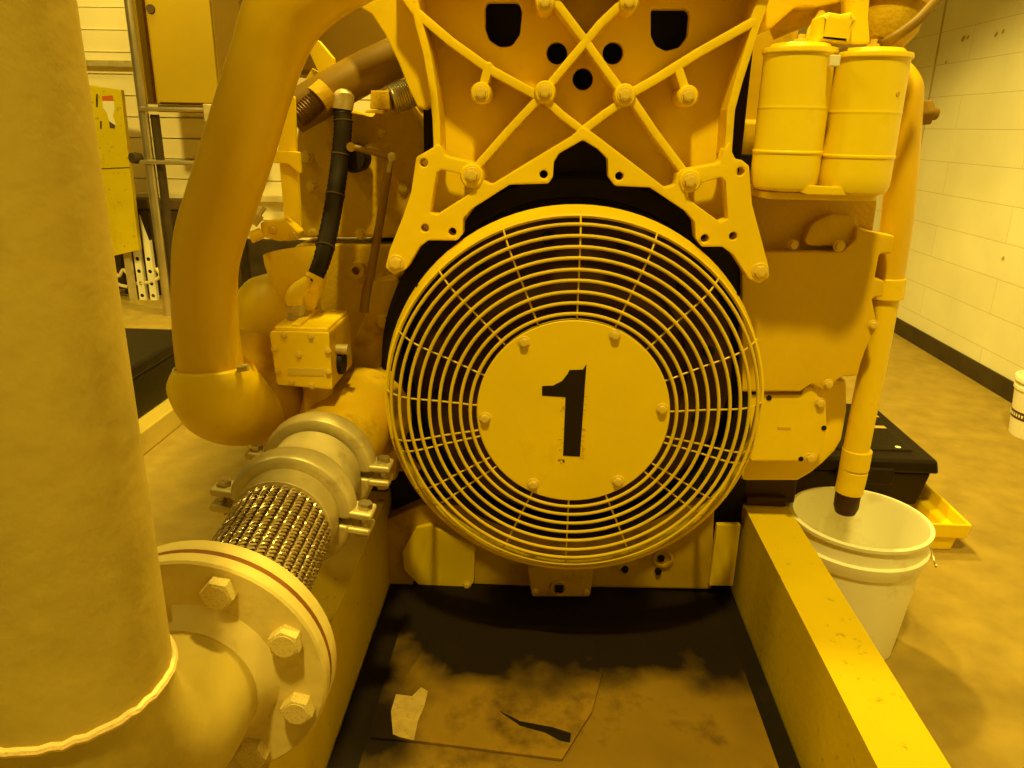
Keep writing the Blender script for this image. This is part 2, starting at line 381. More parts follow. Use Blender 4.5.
# right hand cover plate with ears
YR = 1.56
rc = [(742,262),(748,252),(842,252),(856,240),(857,226),(869,231),(895,236),(892,254),(879.6,254),(875,279),(885,281),(884,297),(872,298),(874,308),(877.5,326),(872,336),(866,350),(860.6,365),(858,376),(842,377),(832,384),(822,391),(812,384),(800,392),(764,392),(742,392)]
obj('side_cover', MB().plate(fillet(xz(rc, YR), .006), YR, YR+.035, bevel=.004), M['cover_y'], eng)
ub = [(748,188),(880,196),(874,236),(868,266),(748,268)]
obj('filter_base_casting', MB().plate(fillet(xz(ub, 1.60), .02), 1.60, 1.72, bevel=.012), M['cast'], eng)
ubr = [(800,246),(812,222),(830,214),(856,216),(862,246)]
obj('boss_plate', MB().plate(fillet(xz(ubr, 1.58), .02), 1.575, 1.60, bevel=.006), M['cast'], eng)
for x, y, r, YY in ((793,245,5,1.575),(839,246,5.5,1.56),(873,325,4.8,YR),(828,384,4.8,YR),(787,196,4,1.60),(857,196,4,1.60)): pbolt(eng, x, y, YY, r*.8)
lh = [(741,380),(848,380),(848,412),(843,440),(836,452),(824,464),(812,474),(798,482),(741,482)]
obj('gear_housing', MB().plate(fillet(xz(lh, 1.62), .015), 1.62, 1.74, bevel=.012), M['yellow'], eng)
ac = [(750,395),(801,395),(805,388),(811,386),(817,390),(818,396),(826,402),(827,440),(816,461.5),(750,461.5)]
cov = obj('access_cover', MB().plate(fillet(xz(ac, 1.57), .006), 1.57, 1.62, bevel=.003), M['yellow'], eng)
for x, y, r in ((820,403,5),(810,458,4.8)): pbolt(cov, x, y, 1.57, r*.85)
for i, (x, y) in enumerate(((769,398),(824,428),(801,459))):
    obj('plug_and_dark_hole', MB().lathe([(0,-.002),(.005,-.002),(.006,0),(.006,.01)], PY(x, y, 1.57), (0,1,0), 14), M['blackpaint'], cov)  # black discs painting the dark inside of open holes
obj('cast_lettering', MB().box(PY(777,429.5,1.57)+Vector((0,-.0008,0)), PY(791,427.3,1.57)+Vector((0,.001,0))), M['yellow_dirty'], cov)
# lower front of the engine
oil = [(386,520),(420,505),(715,505),(712,590),(600,588),(470,588),(388,585)]
obj('oil_pan', MB().plate(fillet(xz(oil, 1.66), .01), 1.66, 1.74, bevel=.006), M['yellow_dirty'], eng)
lp = [(416,528),(430,525),(475,548),(474,582),(468,590),(422,589),(404,570),(402,552)]
obj('corner_plate', MB().plate(fillet(xz(lp, 1.645), .008), 1.645, 1.66, bevel=.003), M['yellow'], eng)
pbolt(eng, 467, 585, 1.645, 3)
cp = [(527,568),(594,568),(590,597),(532,597)]
cpo = obj('drain_boss', MB().plate(fillet(xz(cp, 1.60), .006), 1.60, 1.66, bevel=.004), M['yellow_dirty'], eng)
obj('boss_rim', MB().lathe([(.020,0),(.020,-.006),(.015,-.006),(.015,0)], PY(559,587,1.60), (0,1,0), 24, True), M['yellow_dirty'], cpo)
q = PY(559,588,1.60); obj('square_plug', MB().box(q+Vector((-.009,-.008,-.008)), q+Vector((.009,.002,.008))), M['blackpaint'], cpo, .001)
for x, y in ((535,591),(586,592)): pbolt(cpo, x, y, 1.60, 2.6)
for x, y in ((625,569),(658,571),(661,558)):
    obj('plug_and_dark_hole', MB().lathe([(0,-.008),(.007,-.008),(.009,0)], PY(x, y, 1.66), (0,1,0), 14), M['blackpaint'], eng)
obj('raised_boss', MB().lathe([(.024,.0),(.024,-.008),(.018,-.008),(.018,0)], PY(663,557,1.66), (0,1,0), 24, True), M['yellow_dirty'], eng)
rp = [(717,525),(741,525),(733,586),(709,586)]
obj('end_plate', MB().plate(fillet(xz(rp, 1.645), .003), 1.645, 1.66, bevel=.002), M['yellow'], eng)
# right foot on the rail
obj('mounting_foot', MB().box((XR0-.05, 1.71, HT+.001), (XR1+.02, 1.745, .325)).box((XR0+.004, 1.69, HT+.001), (XR1-.004, 1.75, HT+.022)), M['damper'], eng, .004)  # shade on both feet painted in with the dark damper colour
obj('mounting_foot', MB().box((XL0-.02, 1.71, HT+.001), (XL1+.05, 1.745, .325)).box((XL0+.004, 1.69, HT+.001), (XL1-.004, 1.75, HT+.022)), M['damper'], eng, .004)

# vibration damper drum
dm = thing('vibration_damper', (CX, 1.6, CZ), 'black vibration damper drum turning behind the round wire guard', 'damper')
obj('drum', MB().lathe([(0,.12),(.405,.12),(.41,.115),(.41,.01),(.40,0),(.365,0),(.36,.03),(0,.03)], (CX, 1.575, CZ), (0,1,0), 72), M['blackpaint'], dm)
obj('damper_disc', MB().lathe([(0,-.035),(.12,-.035),(.125,-.03),(.13,-.004),(.24,-.004),(.245,-.012),(.33,-.012),(.34,0),(.34,.03)], (CX, 1.575, CZ), (0,1,0), 72), M['damper'], dm)
for k in range(12):
    a = 2*PI*k/12+.2; bolt(dm, (CX+.29*math.cos(a), 1.563, CZ+.29*math.sin(a)), .010, 'blackpaint')

# ================================================================== GUARD
M['guard'] = mat('grimy_guard_paint', (.74, .53, .02), .4, spec=.5, var=.1, scale=12)
GZ = .585; GX = .061
YG = 1.416; RO = .371
g = thing('fan_guard', (GX, YG, GZ), 'round yellow wire guard of concentric rings with the number 1 on its centre plate', 'guard')
prof = [(.369,.004),(.350,.026),(.3315,.040),(.313,.046),(.2935,.048),(.273,.048),(.2535,.048),(.233,.050),(.213,.051),(.194,.054)]
obj('rim', MB().lathe([(RO-.012,-.004),(RO-.008,-.007),(RO-.004,-.005),(RO+.004,.050),(RO+.006,.056),(RO+.001,.057),(RO-.003,.050),(RO-.011,.002)], (GX, YG, GZ), (0,1,0), 96, True), M['yellow'], g)
def cring(r, y, w): return MB().tube([(GX+r*math.cos(2*PI*k/96), y, GZ+r*math.sin(2*PI*k/96)) for k in range(96)], w, 8, True)
for r, f in prof[1:]: obj('ring', cring(r, YG-f, .0033), M['guard'], g)
for a in (90, 67.5, 45, 22.5, 3, -13, -17, -32, -39, -67, -90):
    for sgn in ((1, -1) if abs(a) != 90 else (1,)):
        th = R(a) if sgn == 1 else PI-R(a)
        pts = [(GX+r*math.cos(th), YG-f+.006, GZ+r*math.sin(th)) for r, f in prof]+[(GX+.17*math.cos(th), YG-.046, GZ+.17*math.sin(th))]
        obj('spoke', MB().tube(spline(pts, 3), .0018, 6), M['guard'], g)
for a in (35, 145, 215, 325):
    th = R(a); p = Vector((GX+.371*math.cos(th), 0, GZ+.371*math.sin(th)))
    obj('stand_off', MB().tube([(p.x, YG+.05, p.z), (p.x, 1.59, p.z)], .006, 10), M['blackpaint'], g)
YH = 1.363
hub = obj('centre_plate', MB().lathe([(0,0),(.180,0),(.182,.002),(.182,.012),(.179,.014),(0,.014)], (GX, YH, GZ), (0,1,0), 96), M['yellow'], g)
hb = [(524,342),(615,335),(485,418),(662,409),(533,484),(618,481)]
for x, y in hb: pbolt(hub, x, y, YH, 4.6)
one = [(583,369.5),(586.5,364),(580,456.5),(563,455.5),(565.5,397),(542,395.5),(542,386),(553,385.5),(562,381),(567.5,374),(569.5,370)]
obj('number_one', MB().plate(xz(one, YH), YH-.0008, YH+.001, bevel=.0001), M['number'], hub)['label'] = 'black stencilled number 1'
sm = MB()
for k in range(46):      # ragged overspray ticks on both sides of the numeral
    y = random.uniform(392, 462); x0 = 564-(y-400)*.03 if random.random() < .5 else 583-(y-400)*.04
    w = random.uniform(.8, 4.5); sg = -1 if x0 < 573 else 1
    a = PY(x0+sg*random.uniform(.0, 3.2), y, YH); s_ = w/ppm(x0, y, YH)
    sm.box((a.x-s_/2, YH-.0006, a.z-.0006), (a.x+s_/2, YH+.0005, a.z+.0006))
for k in range(9):
    a = PY(560+random.uniform(-3, 4), 461+random.uniform(-2.5, 2.5), YH); s_ = random.uniform(.001, .0022)
    sm.box((a.x-s_, YH-.0006, a.z-s_), (a.x+s_, YH+.0005, a.z+s_))
obj('paint_smear', sm, M['yellow_dirty'], hub)['kind'] = 'stuff'

# ================================================================== FRONT BRACKET
br = thing('engine_bracket', (CX, 1.5, .95), 'large yellow cast bracket with crossing ribs arching over the round guard', 'bracket')
YB, YW = 1.46, 1.535
foot = [(437,60),(437,143),(433.4,147),(428,150.4),(416,157),(410.8,192.3),(402.2,218),(389.3,250.3),(385,268),(394,275),(406.5,269),(419.4,247),(428,240.6),(457,240.6),(462.8,234),(463,219),(471,209.5),(509.6,184.8),(548.3,183.7),(553,177),(554,162),(559,153.6),(583,140),(598,149.3),(607.6,159),(608.2,177),(615,186),(650,187.6),(686,211.6),(694.6,222),(695.7,238),(702,247),(722.5,247),(733.3,254.6),(749.4,279.3),(760,284),(769.5,277),(768.7,266),(761.2,237.4),(752.6,205.2),(749.4,166),(741.9,160),(735.4,159),(732.2,151.5),(731,140),(724,150),(720.4,163.3),(681.7,169.7),(677,174),(675.3,184.8),(665.6,188),(593.6,133.2),(583,126),(570.9,136.4),(491.4,184.8),(483,180),(481,170),(474,163),(445,156),(441,146),(440,60)]
# lower lattice: closed outline of the bright front face, with the two triangular openings and the bolt holes
foot = [p for p in foot if p not in ((437,60),(440,60))]
hl = [[(440.9,169.7),(460,174),(464.5,181.6),(474.2,186.9),(472,192.3),(436.6,214.9),(430,212.7),(436.6,173)],
      [(721.5,177.3),(698.9,183.7),(688,193),(689,199.5),(720.4,222.4),(728,219),(725.7,181.6)]]
holes = [fillet(xz(h, YB), .004) for h in hl]
sm_h = [(423.7,162.9),(424.8,228.2),(452.3,232),(543.6,174.5),(619.4,176.2),(740.4,171.5),(705,238.5),(733.3,236.3)]
for x, y in sm_h: p = PY(x, y, YB); holes.append(circ(p.x, p.z, .0075, 14))
cast = MB().plate(fillet(xz(foot, YB), .008, 3), YB, YB+.04, holes, .003)
k_ = .0
def rib(pts, w, y0=None):
    global k_; k_ += .0003
    cast.strip(xz(pts, YB), w/ppm(580, 90, YB), YB+.001+k_ if y0 is None else y0, YW+.002, .003)
def top(x0, y0, x1, y1, t): return (x0+(x1-x0)*t, y0+(y1-y0)*t)
rib([(412,-40),(414,0),(419,25),(427,55),(433,90),(436,120),(437,148)], 8)
rib([(395,-18),(416,12),(450,41),(489,69),(540,97)], 9)
rib([(488,66),(482,90)], 9); rib([(540,97),(508,131),(472,172)], 8)
rib([(545,90),(586,41),(600,24),(631,-6)], 8); rib([(625,95),(605,68),(586,41),(552,-4)], 8)
rib([(540,95),(562,115),(583,131)], 8); rib([(630,97),(605,114),(583,131)], 8)
rib([(625,97),(660,77),(700,52),(755,21),(772,-26)], 9); rib([(678,66),(687,92)], 9)
rib([(632,98),(655,132),(688,176)], 8)
rib([(774,-40),(766,0),(757,25),(748,55),(740,80),(732,110),(729,152)], 8)
for x, y, r in ((481,93,10.5),(545,92,11),(625,95,11),(688,96,10.5),(472,176,12),(690,181,11.5),(545,2,10),(629,2,10)):
    p = PY(x, y, YB); rr = r/ppm(x, y, YB); cast.lathe([(0,-.004),(rr-.003,-.004),(rr,0),(rr,.08)], p, (0,1,0), 24)
# recessed web with its openings
web = [(395,-60),(404,-18),(413,0),(420,25),(428,55),(434,90),(437,150),(418,165),(424,235),(462,225),(476,205),(583,134),(690,205),(700,235),(737,232),(738,165),(728,150),(732,110),(741,78),(752,45),(770,-20),(776,-60)]
wh = [[(487,2),(519,2),(522,12),(520,34),(512,46),(500,47),(489,40),(485,28),(485,8)], [(652,9),(687,9),(690,14),(688,36),(680,47),(666,51),(656,46),(651,36),(651,13)]]
whs = [fillet(xz(h, YW), .016, 6) for h in wh]
for x, y in ((557,53),(613,53),(583,79)): p = PY(x, y, YW); whs.append(circ(p.x, p.z, .0188, 24))
cast.plate(fillet(xz(web, YW), .004), YW, YW+.025, whs, .004)
# side flank of the casting sweeping out to the left
fl = [(330,-60),(352,2),(372,15),(385,35),(398,62),(410,92),(418,108),(424,110),(433,104),(430,60),(418,20),(412,-20),(404,-60)]
cast.plate(fillet(xz(fl, YW-.02), .006), YW-.02, YW+.03, bevel=.005)
cast.plate(fillet(xz([(757,35),(768,0),(784,-50),(850,-60),(842,2),(815,8),(795,8),(772,28)], YW), .006), YW+.0, YW+.03, bevel=.005)
a_, b_ = PY(405,0,YB), PY(776,0,YB)
cast.box((a_.x, YB-.004, 1.316), (b_.x, YW+.07, 1.335))
obj('casting', cast, M['yellow'], br)
for x, y, r in ((481,93,7.5),(545,92,7.5),(625,95,8),(688,96,7.5),(472,175,8),(690,181,8),(545,2,7.5),(629,2,7.5)): pbolt(br, x, y, YB-.004, r*.72)
for x, y in ((396,263),(760,271)): pbolt(br, x, y, YB, 6.2)
for x, y in ((396,264),(760,271)):
    p = PY(x, y, YB); obj('spacer', MB().tube([(p.x, YB+.038, p.z), (p.x, 1.665, p.z)], .013, 16), M['yellow_dirty'], br)

# black plate set behind the web openings
obj('rear_plate', MB().plate([(-.25,.80),(.38,.80),(.38,1.42),(-.25,1.42)], 1.60, 1.62, bevel=.003), M['blackpaint'], br)

# ================================================================== FILTER CANISTERS
def filt(px, top_y, bot_y, r, Y, label):
    c = PY(px[0], top_y, Y); zt = c.z; zb = PY(px[1], bot_y, Y).z; x, y = c.x, Y; h = zt-zb
    t = thing('filter_canister', (x, y, zb), label, 'filter', 'filter canisters')
    pr = [(0,0),(r*.72,0),(r*.93,.006),(r*.985,.016),(r,.03),(r,.036),(r,h*.262),(r,h*.27),(r*1.02,h*.274),(r*1.03,h*.284),(r*1.02,h*.294),(r,h*.298),(r,h*.306),(r,h*.575),(r,h*.588),(r*1.010,h*.593),(r*1.010,h*.602),(r,h*.607),(r,h*.62),(r,h*.97),(r,h*.985),(0,h*.985)]
    obj('canister_body', MB().lathe(pr, (x, y, zb), (0,0,1), 48), M['canister'], t)
    obj('lid', MB().lathe([(0,-.008),(r*1.03,-.008),(r*1.06,-.006),(r*1.06,-.001),(r*1.04,.002),(r*.86,.004),(r*.84,.007),(r*.80,.009),(0,.010)], (x, y, zt), (0,0,1), 48), M['canister'], t)
    obj('cap_bolt', MB().lathe([(0,0),(.012,0),(.012,.008),(.006,.009),(.006,.016),(0,.016)], (x, y, zt+.009), (0,0,1), 6), M['zinc'], t)
    return t, (x, y, zb, zt)
M['canister'] = mat('canister_yellow_paint', (.93, .71, .008), .35, spec=.5, var=.04, dirt=(.4, .24, .02), dirt_amt=.3, dirt_scale=6, dirt_lo=.62, bump=.02)
rf = 33.5/ppm(800, 110, 1.47)
t1, f1 = filt((800, 786), 50, 190, rf, 1.47, 'yellow filter canister on the left of the pair, next to the ribbed bracket')
t2, f2 = filt((872, 855), 55, 194, rf*1.06, 1.47, 'yellow filter canister on the right of the pair, nearer the block wall')
obj('dent', MB().lathe([(0,-.0005),(.004,-.0005),(.005,.001)], (f2[0]+rf*.55, 1.47-rf*.92, PY(888,94,1.42).z), (-.5,.86,0), 12), M['yellow_dirty'], t2)
fb = thing('filter_bracket', (f1[0]+.06, 1.5, f1[2]-.02), 'yellow filter mounting head with arms above and a shelf below the two canisters', 'filter bracket')
z0 = f1[2]
obj('shelf', MB().plate_z(fillet([(f1[0]-rf*.62, 1.43), (f2[0]+rf*.62, 1.43), (f2[0]+rf*.8, 1.50), (f2[0]+rf*.8, 1.64), (f1[0]-rf*.8, 1.64), (f1[0]-rf*.8, 1.50)], .03), z0-.014, z0-.001, bevel=.004), M['yellow'], fb)
obj('shelf_lip', MB().plate(fillet(xz([(798,191),(812,186),(850,188),(868,194),(850,197),(812,196)], 1.40), .006), 1.420, 1.43, bevel=.002), M['yellow'], fb)
# arms between and behind the lids
obj('arm', MB().plate(fillet(xz([(848,-30),(866,-30),(862,20),(864,46),(838,46),(846,20)], 1.50), .004), 1.47, 1.53, bevel=.004), M['canister'], fb)
obj('yoke', MB().plate(fillet(xz([(816,18),(824,14),(836,16),(846,14),(852,22),(846,34),(844,46),(812,43)], 1.47), .004), 1.44, 1.50, bevel=.008), M['canister'], fb)
obj('outlet_body', MB().lathe([(0,-.03),(.04,-.03),(.055,0),(.055,.05),(.05,.055),(0,.055)], PY(886,26,1.53), (.25,.1,1), 28), M['cast'], fb)
obj('outlet_cap', MB().lathe([(0,0),(.062,0),(.062,.03),(0,.03)], PY(890,4,1.53), (.2,.1,1), 28), M['yellow_dirty'], fb)
obj('cross_pipe', MB().tube([PY(770,25,1.6), PY(800,12,1.58), PY(850,4,1.58), PY(880,2,1.58)], .028, 18), M['yellow_dirty'], fb)
obj('vent_stub', MB().tube([PY(808,44,1.50), PY(812,30,1.50), PY(822,14,1.52)], .008, 12), M['cast'], fb)
obj('clip', MB().box(PY(831,66,1.40), PY(837,56,1.42)), M['white'], fb, .001)['label'] = 'small pale tag'
tag(obj('rubber_hose', MB().tube(spline([PY(882,44,1.50), PY(889,41,1.46), PY(904,31,1.45), PY(922,16,1.45), PY(946,-12,1.47)], 6), .0085, 12), M['brown_dull']), 'dark brown hose rising from the filter bracket towards the upper right', 'hose')

# ================================================================== DRAIN PIPE RIGHT
yp = 1.625
pt = [(906,84),(901,150),(896,220),(888,262),(884,290)]
dp = thing('drain_pipe', PY(845, 515, yp), 'yellow vent pipe running down the right side of the engine into the bucket', 'pipe')
def pY(p, y=yp): return PY(p[0], p[1], y)
r0 = 13.5/ppm(890, 250, yp)
obj('upper_pipe', MB().tube(spline([pY((884,72),1.70), pY((895,74),1.66), pY((905,86),1.635), pY((906,100)), pY((903,150)), pY((897,220)), pY((887,285))], 6), r0*1.12, 22), M['brown_yellow'], dp)
obj('collar', MB().tube([pY((888,277)), pY((885,298))], r0*1.28, 24), M['yellow'], dp, .002)
obj('lower_pipe', MB().tube([pY((885.5,296)), pY((875,355)), pY((860,430)), pY((850,480))], [r0*1.02, r0*1.0, r0*1.0, r0*1.0], 22), M['yellow'], dp)
obj('coupling', MB().tube([pY((857.5,449)), pY((854,468))], r0*1.14, 24), M['yellow'], dp, .002)
obj('coupling', MB().tube([pY((854,469.5)), pY((848.5,492))], r0*1.10, 24), M['yellow'], dp, .002)
obj('pipe_end', MB().tube([pY((848.7,491)), pY((846,506)), pY((845,512))], [r0*1.0, r0*.98, r0*.8], 22), M['damper'], dp)['label'] = 'dark oily pipe end'
obj('union_nut', MB().lathe([(.014,-.016),(.026,-.016),(.026,.016),(.014,.016)], pY((921,113),1.64), (1,.1,.1), 6, True), M['brown_dull'], dp, .003)
obj('stub', MB().tube([pY((905,109),1.63), pY((936,114),1.64)], .012, 14), M['brown_dull'], dp)

# ================================================================== BUCKET
def pail(cx, cy, r0, r1, h, label, grp=None, lid=False):
    t = thing('bucket', (cx, cy, ZF), label, 'bucket', grp)
    w = .004
    prof = [(0,.002),(r0-.006,0),(r0,.006),(r1-.006,h*.80)]
    b = [(0,.0),(r0-.004,0),(r0,.005),(r0+(r1-r0)*.74,h*.74)]
    bands = [(r0+(r1-r0)*.74+.004,h*.745),(r1+.001,h*.80),(r1+.003,h*.84),(r1-.004,h*.85),(r1-.003,h*.965),(r1+.003,h*.97),(r1+.004,h-.002),(r1+.001,h),(r1-.005,h)]
    ins = [(r1-.008,h*.97),(r0-.004,.012),(0,.010)]
    obj('shell', MB().lathe(b+bands+ins, (cx, cy, ZF), (0,0,1), 64), M['bucket'], t)
    return t
bc = PZ(860, 516, .236)
bu = pail(bc.x, bc.y, .122, .1555, .336, 'open dirty white plastic bucket on the concrete beside the right skid rail')
ear = Vector((bc.x+.1595, bc.y-.01, .175))
obj('handle', MB().tube(spline([ear, ear+Vector((.012,-.005,-.012)), ear+Vector((.014,-.03,-.035)), ear+Vector((.004,-.055,-.03)), ear+Vector((-.008,-.075,-.012))], 5), .002, 8), M['steel'], bu)['label'] = 'thin wire bail handle'
# far pail by the wall
fbk = thing('bucket', (2.085, 3.10, ZF), 'white pail with a dark striped label against the block wall at the right edge', 'bucket')
fc = (2.085, 3.10)
obj('shell', MB().lathe([(0,0),(.098,0),(.10,.004),(.115,.20),(.120,.202),(.120,.215),(.117,.217),(.118,.235),(0,.235)], (*fc, ZF), (0,0,1), 48), M['white'], fbk)
obj('lid', MB().lathe([(0,0),(.124,0),(.126,.006),(.122,.018),(.110,.020),(.106,.012),(0,.012)], (*fc, ZF+.235), (0,0,1), 48), M['white'], fbk)
obj('label_band', MB().lathe([(.1068,.078),(.1092,.112)], (*fc, ZF), (0,0,1), 48), M['ink'], fbk)['label'] = 'dark label band with pale lettering'
lt = MB()
for k in range(14):
    a = PI+.9*(k-7)/7; rr = .1095
    lt.box((-.0035,-.0008,-.006), (.0035,.0008,.006), Matrix.Translation((fc[0]+rr*math.cos(a), fc[1]+rr*math.sin(a), ZF+.095)) @ Matrix.Rotation(a+PI/2, 4, 'Z'))
obj('label_lettering', lt, M['paper'], fbk)

# ================================================================== TOOL CHEST AND TRAY
ty0, ty1, tx0, tx1 = 2.095, 2.79, .765, 1.293
tr = thing('drip_tray', ((tx0+tx1)/2, 2.4, ZF), 'shallow bright yellow plastic tray under the black chest on the floor', 'tray')
b = MB()
ins = .035
def fr(x0, x1, y0, y1, z): z += ZF; return [(x0,y0,z),(x1,y0,z),(x1,y1,z),(x0,y1,z)]
rings = [fr(tx0+ins,tx1-ins,ty0+ins*.6,ty1-ins,0), fr(tx0+ins*.8,tx1-ins*.8,ty0+ins*.45,ty1-ins*.8,.046), fr(tx0+.008,tx1-.008,ty0+.006,ty1-.008,.049), fr(tx0,tx1,ty0,ty1,.098), fr(tx0+.008,tx1-.008,ty0+.008,ty1-.008,.098), fr(tx0+.014,tx1-.014,ty0+.014,ty1-.014,.057), fr(tx0+ins,tx1-ins,ty0+ins,ty1-ins,.051), fr(tx0+ins*1.2,tx1-ins*1.2,ty0+ins*1.2,ty1-ins*1.2,.007)]
vs = [v for rg in rings for v in rg]; fs = [(3,2,1,0)]
for i in range(len(rings)-1):
    for k in range(4): fs.append((i*4+k, i*4+(k+1)%4, i*4+4+(k+1)%4, i*4+4+k))
fs.append(tuple(range(28,32))); b._add(vs, fs)
obj('tray_body', b, M['tray'], tr, .004)
obj('cross_rib', MB().box((tx1-.142, ty0+.03, ZF+.044), (tx1-.11, ty1-.05, ZF+.057)), M['tray'], tr, .003)
ch = thing('tool_chest', (1.015, 2.57, ZF+.06), 'black plastic tool chest standing in the yellow tray behind the bucket', 'chest')
obj('body', MB().hexa(fr(.764,1.22,2.29,2.77,.058), fr(.742,1.241,2.275,2.785,.180)), M['blackplastic'], ch, .008)
lidc = obj('lid', MB().hexa(fr(.72,1.257,2.258,2.80,.183), fr(.725,1.25,2.267,2.793,.227)), M['blackplastic'], ch, .010)
obj('latch', MB().box((.938,2.245,ZF+.147), (1.113,2.267,ZF+.202)), M['blackplastic'], ch, .006)
obj('lid_rib', MB().box((.785,2.335,ZF+.224), (1.20,2.75,ZF+.232)), M['blackplastic'], lidc, .004)
p = PZ(898,447,ZF+.232); obj('round_sticker', MB().lathe([(0,.0012),(.009,.001),(.0095,0)], (p.x,p.y,ZF+.2316), (0,0,1), 18), M['white'], lidc)['label'] = 'small white round sticker'
for x, y, w in ((880,427,.03),(875,416,.018)):
    p = PZ(x, y, ZF+.232); obj('label_strip', MB().box((p.x-w, p.y-.012, ZF+.2316), (p.x+w*.6, p.y+.012, ZF+.2326)), M['pale'], lidc)

# ================================================================== BIG SUPPLY PIPE LEFT
pxp, pyp, pr_, wz = -.413, .55, .085, .624
sp_ = thing('supply_pipe', (pxp, pyp, .4), 'thick dull tan pipe down the left edge with a weld seam and bolted flange', 'pipe')
obj('riser', MB().tube([(pxp,pyp,wz), (pxp,pyp,1.2), (pxp,pyp,2.2), (pxp,pyp,3.6)], pr_, 64), M['tan'], sp_)
obj('weld_bead', MB().tube([(pxp+(pr_+.0005)*math.cos(2*PI*k/64), pyp+(pr_+.0005)*math.sin(2*PI*k/64), wz+.0012*math.sin(k*2.7)) for k in range(64)], .0042, 8, True), M['weld'], sp_)
fcz, fy = .443, .80
Rb = wz-fcz
el = [(pxp, pyp+Rb-Rb*math.cos(PI/2*k/14), wz-Rb*math.sin(PI/2*k/14)) for k in range(15)]
el.append((pxp-.003, fy-.02, fcz)); fcx = pxp-.002
obj('elbow', MB().tube(el, [pr_]*12+[pr_*.99, pr_*.98, pr_*.97, pr_*.96], 64), M['tan'], sp_)
FR = .159
fl_ = obj('flange', MB().lathe([(pr_*.9,-.05),(.084,-.05),(.092,-.034),(.099,-.026),(.102,-.023),(FR-.003,-.020),(FR,-.017),(FR,.0),(pr_*.9,.0)], (fcx, fy, fcz), (0,1,0), 72, True), M['flange_tan'], sp_)
obj('gasket', MB().lathe([(.09,0),(FR-.001,0),(FR-.001,.010),(.09,.010)], (fcx, fy, fcz), (0,1,0), 72, True), M['rust'], sp_)
bcr = .130
for k in range(8):
    a = R(72-45*k); bolt(fl_, (fcx+bcr*math.cos(a), fy-.021, fcz+bcr*math.sin(a)), .0205, 'flange_tan')

# flexible braided connector
hy0, hy1 = fy+.010, 1.085
hc = PY(290, 513, 1.12); hx, hz = hc.x, hc.z
fx = thing('flexible_connector', (fcx, 1.0, .3), 'flanged flexible metal braided connector between the left flange and the clamps', 'flexible pipe')
ff = obj('flange', MB().lathe([(.078,0),(FR-.002,0),(FR,.003),(FR,.02),(FR-.003,.023),(.105,.024),(.09,.045),(.078,.045)], (fcx, hy0, fcz), (0,1,0), 72, True), M['flange_tan'], fx)
for k in range(8):
    a = R(72-45*k); bolt(ff, (fcx+bcr*math.cos(a), hy0+.024, fcz+bcr*math.sin(a)), .016, 'flange_tan', (0,1,0), 'nut')
HR = .078
ax0, ax1 = Vector((fcx+.004, hy0+.04, fcz+.008)), Vector((hx, hy1, hz-.004))
M['braid'] = None
def braid_mat():
    m = bpy.data.materials.new('steel_braid'); m.use_nodes = True
    nt = m.node_tree; N = nt.nodes; L = nt.links; b = N['Principled BSDF']
    b.inputs['Base Color'].default_value = (.62, .50, .28, 1); b.inputs['Metallic'].default_value = .7; b.inputs['Roughness'].default_value = .33
    return m
M['braid'] = braid_mat()
M['braid_core'] = mat('dark_corrugated_core', (.12, .06, .012), .5, metal=.4)
axv = (ax1-ax0); aL = axv.length; axn = axv.normalized()
u0 = (Vector((0,0,1))-axn*axn.z).normalized(); w0 = axn.cross(u0)
obj('core', MB().tube([ax0+axn*aL*k/40 for k in range(41)], [HR-.003+(.0012 if k % 2 else 0) for k in range(41)], 48), M['braid_core'], fx)
bd = MB(); nb = 34          # axial braid cords, each two strands twisted round one another
for k in range(nb):
    a = 2*PI*k/nb
    for ph in (0, PI):
        pts = []
        for j in range(97):
            t = j/96; w_ = ph+t*aL/.016*2*PI; rr = HR+.0022*math.cos(w_); aa = a+.0042/HR*math.sin(w_)
            pts.append(ax0+axn*aL*t+(u0*math.cos(aa)+w0*math.sin(aa))*rr)
        bd.tube(pts, .0021, 5, caps=False)
obj('braid', bd, M['braid'], fx)
obj('ferrule', MB().lathe([(.06,-.015),(.081,-.015),(.083,-.012),(.083,.03),(.06,.03)], (hx, hy1, hz), (0,1,0), 48, True), M['galv'], fx)

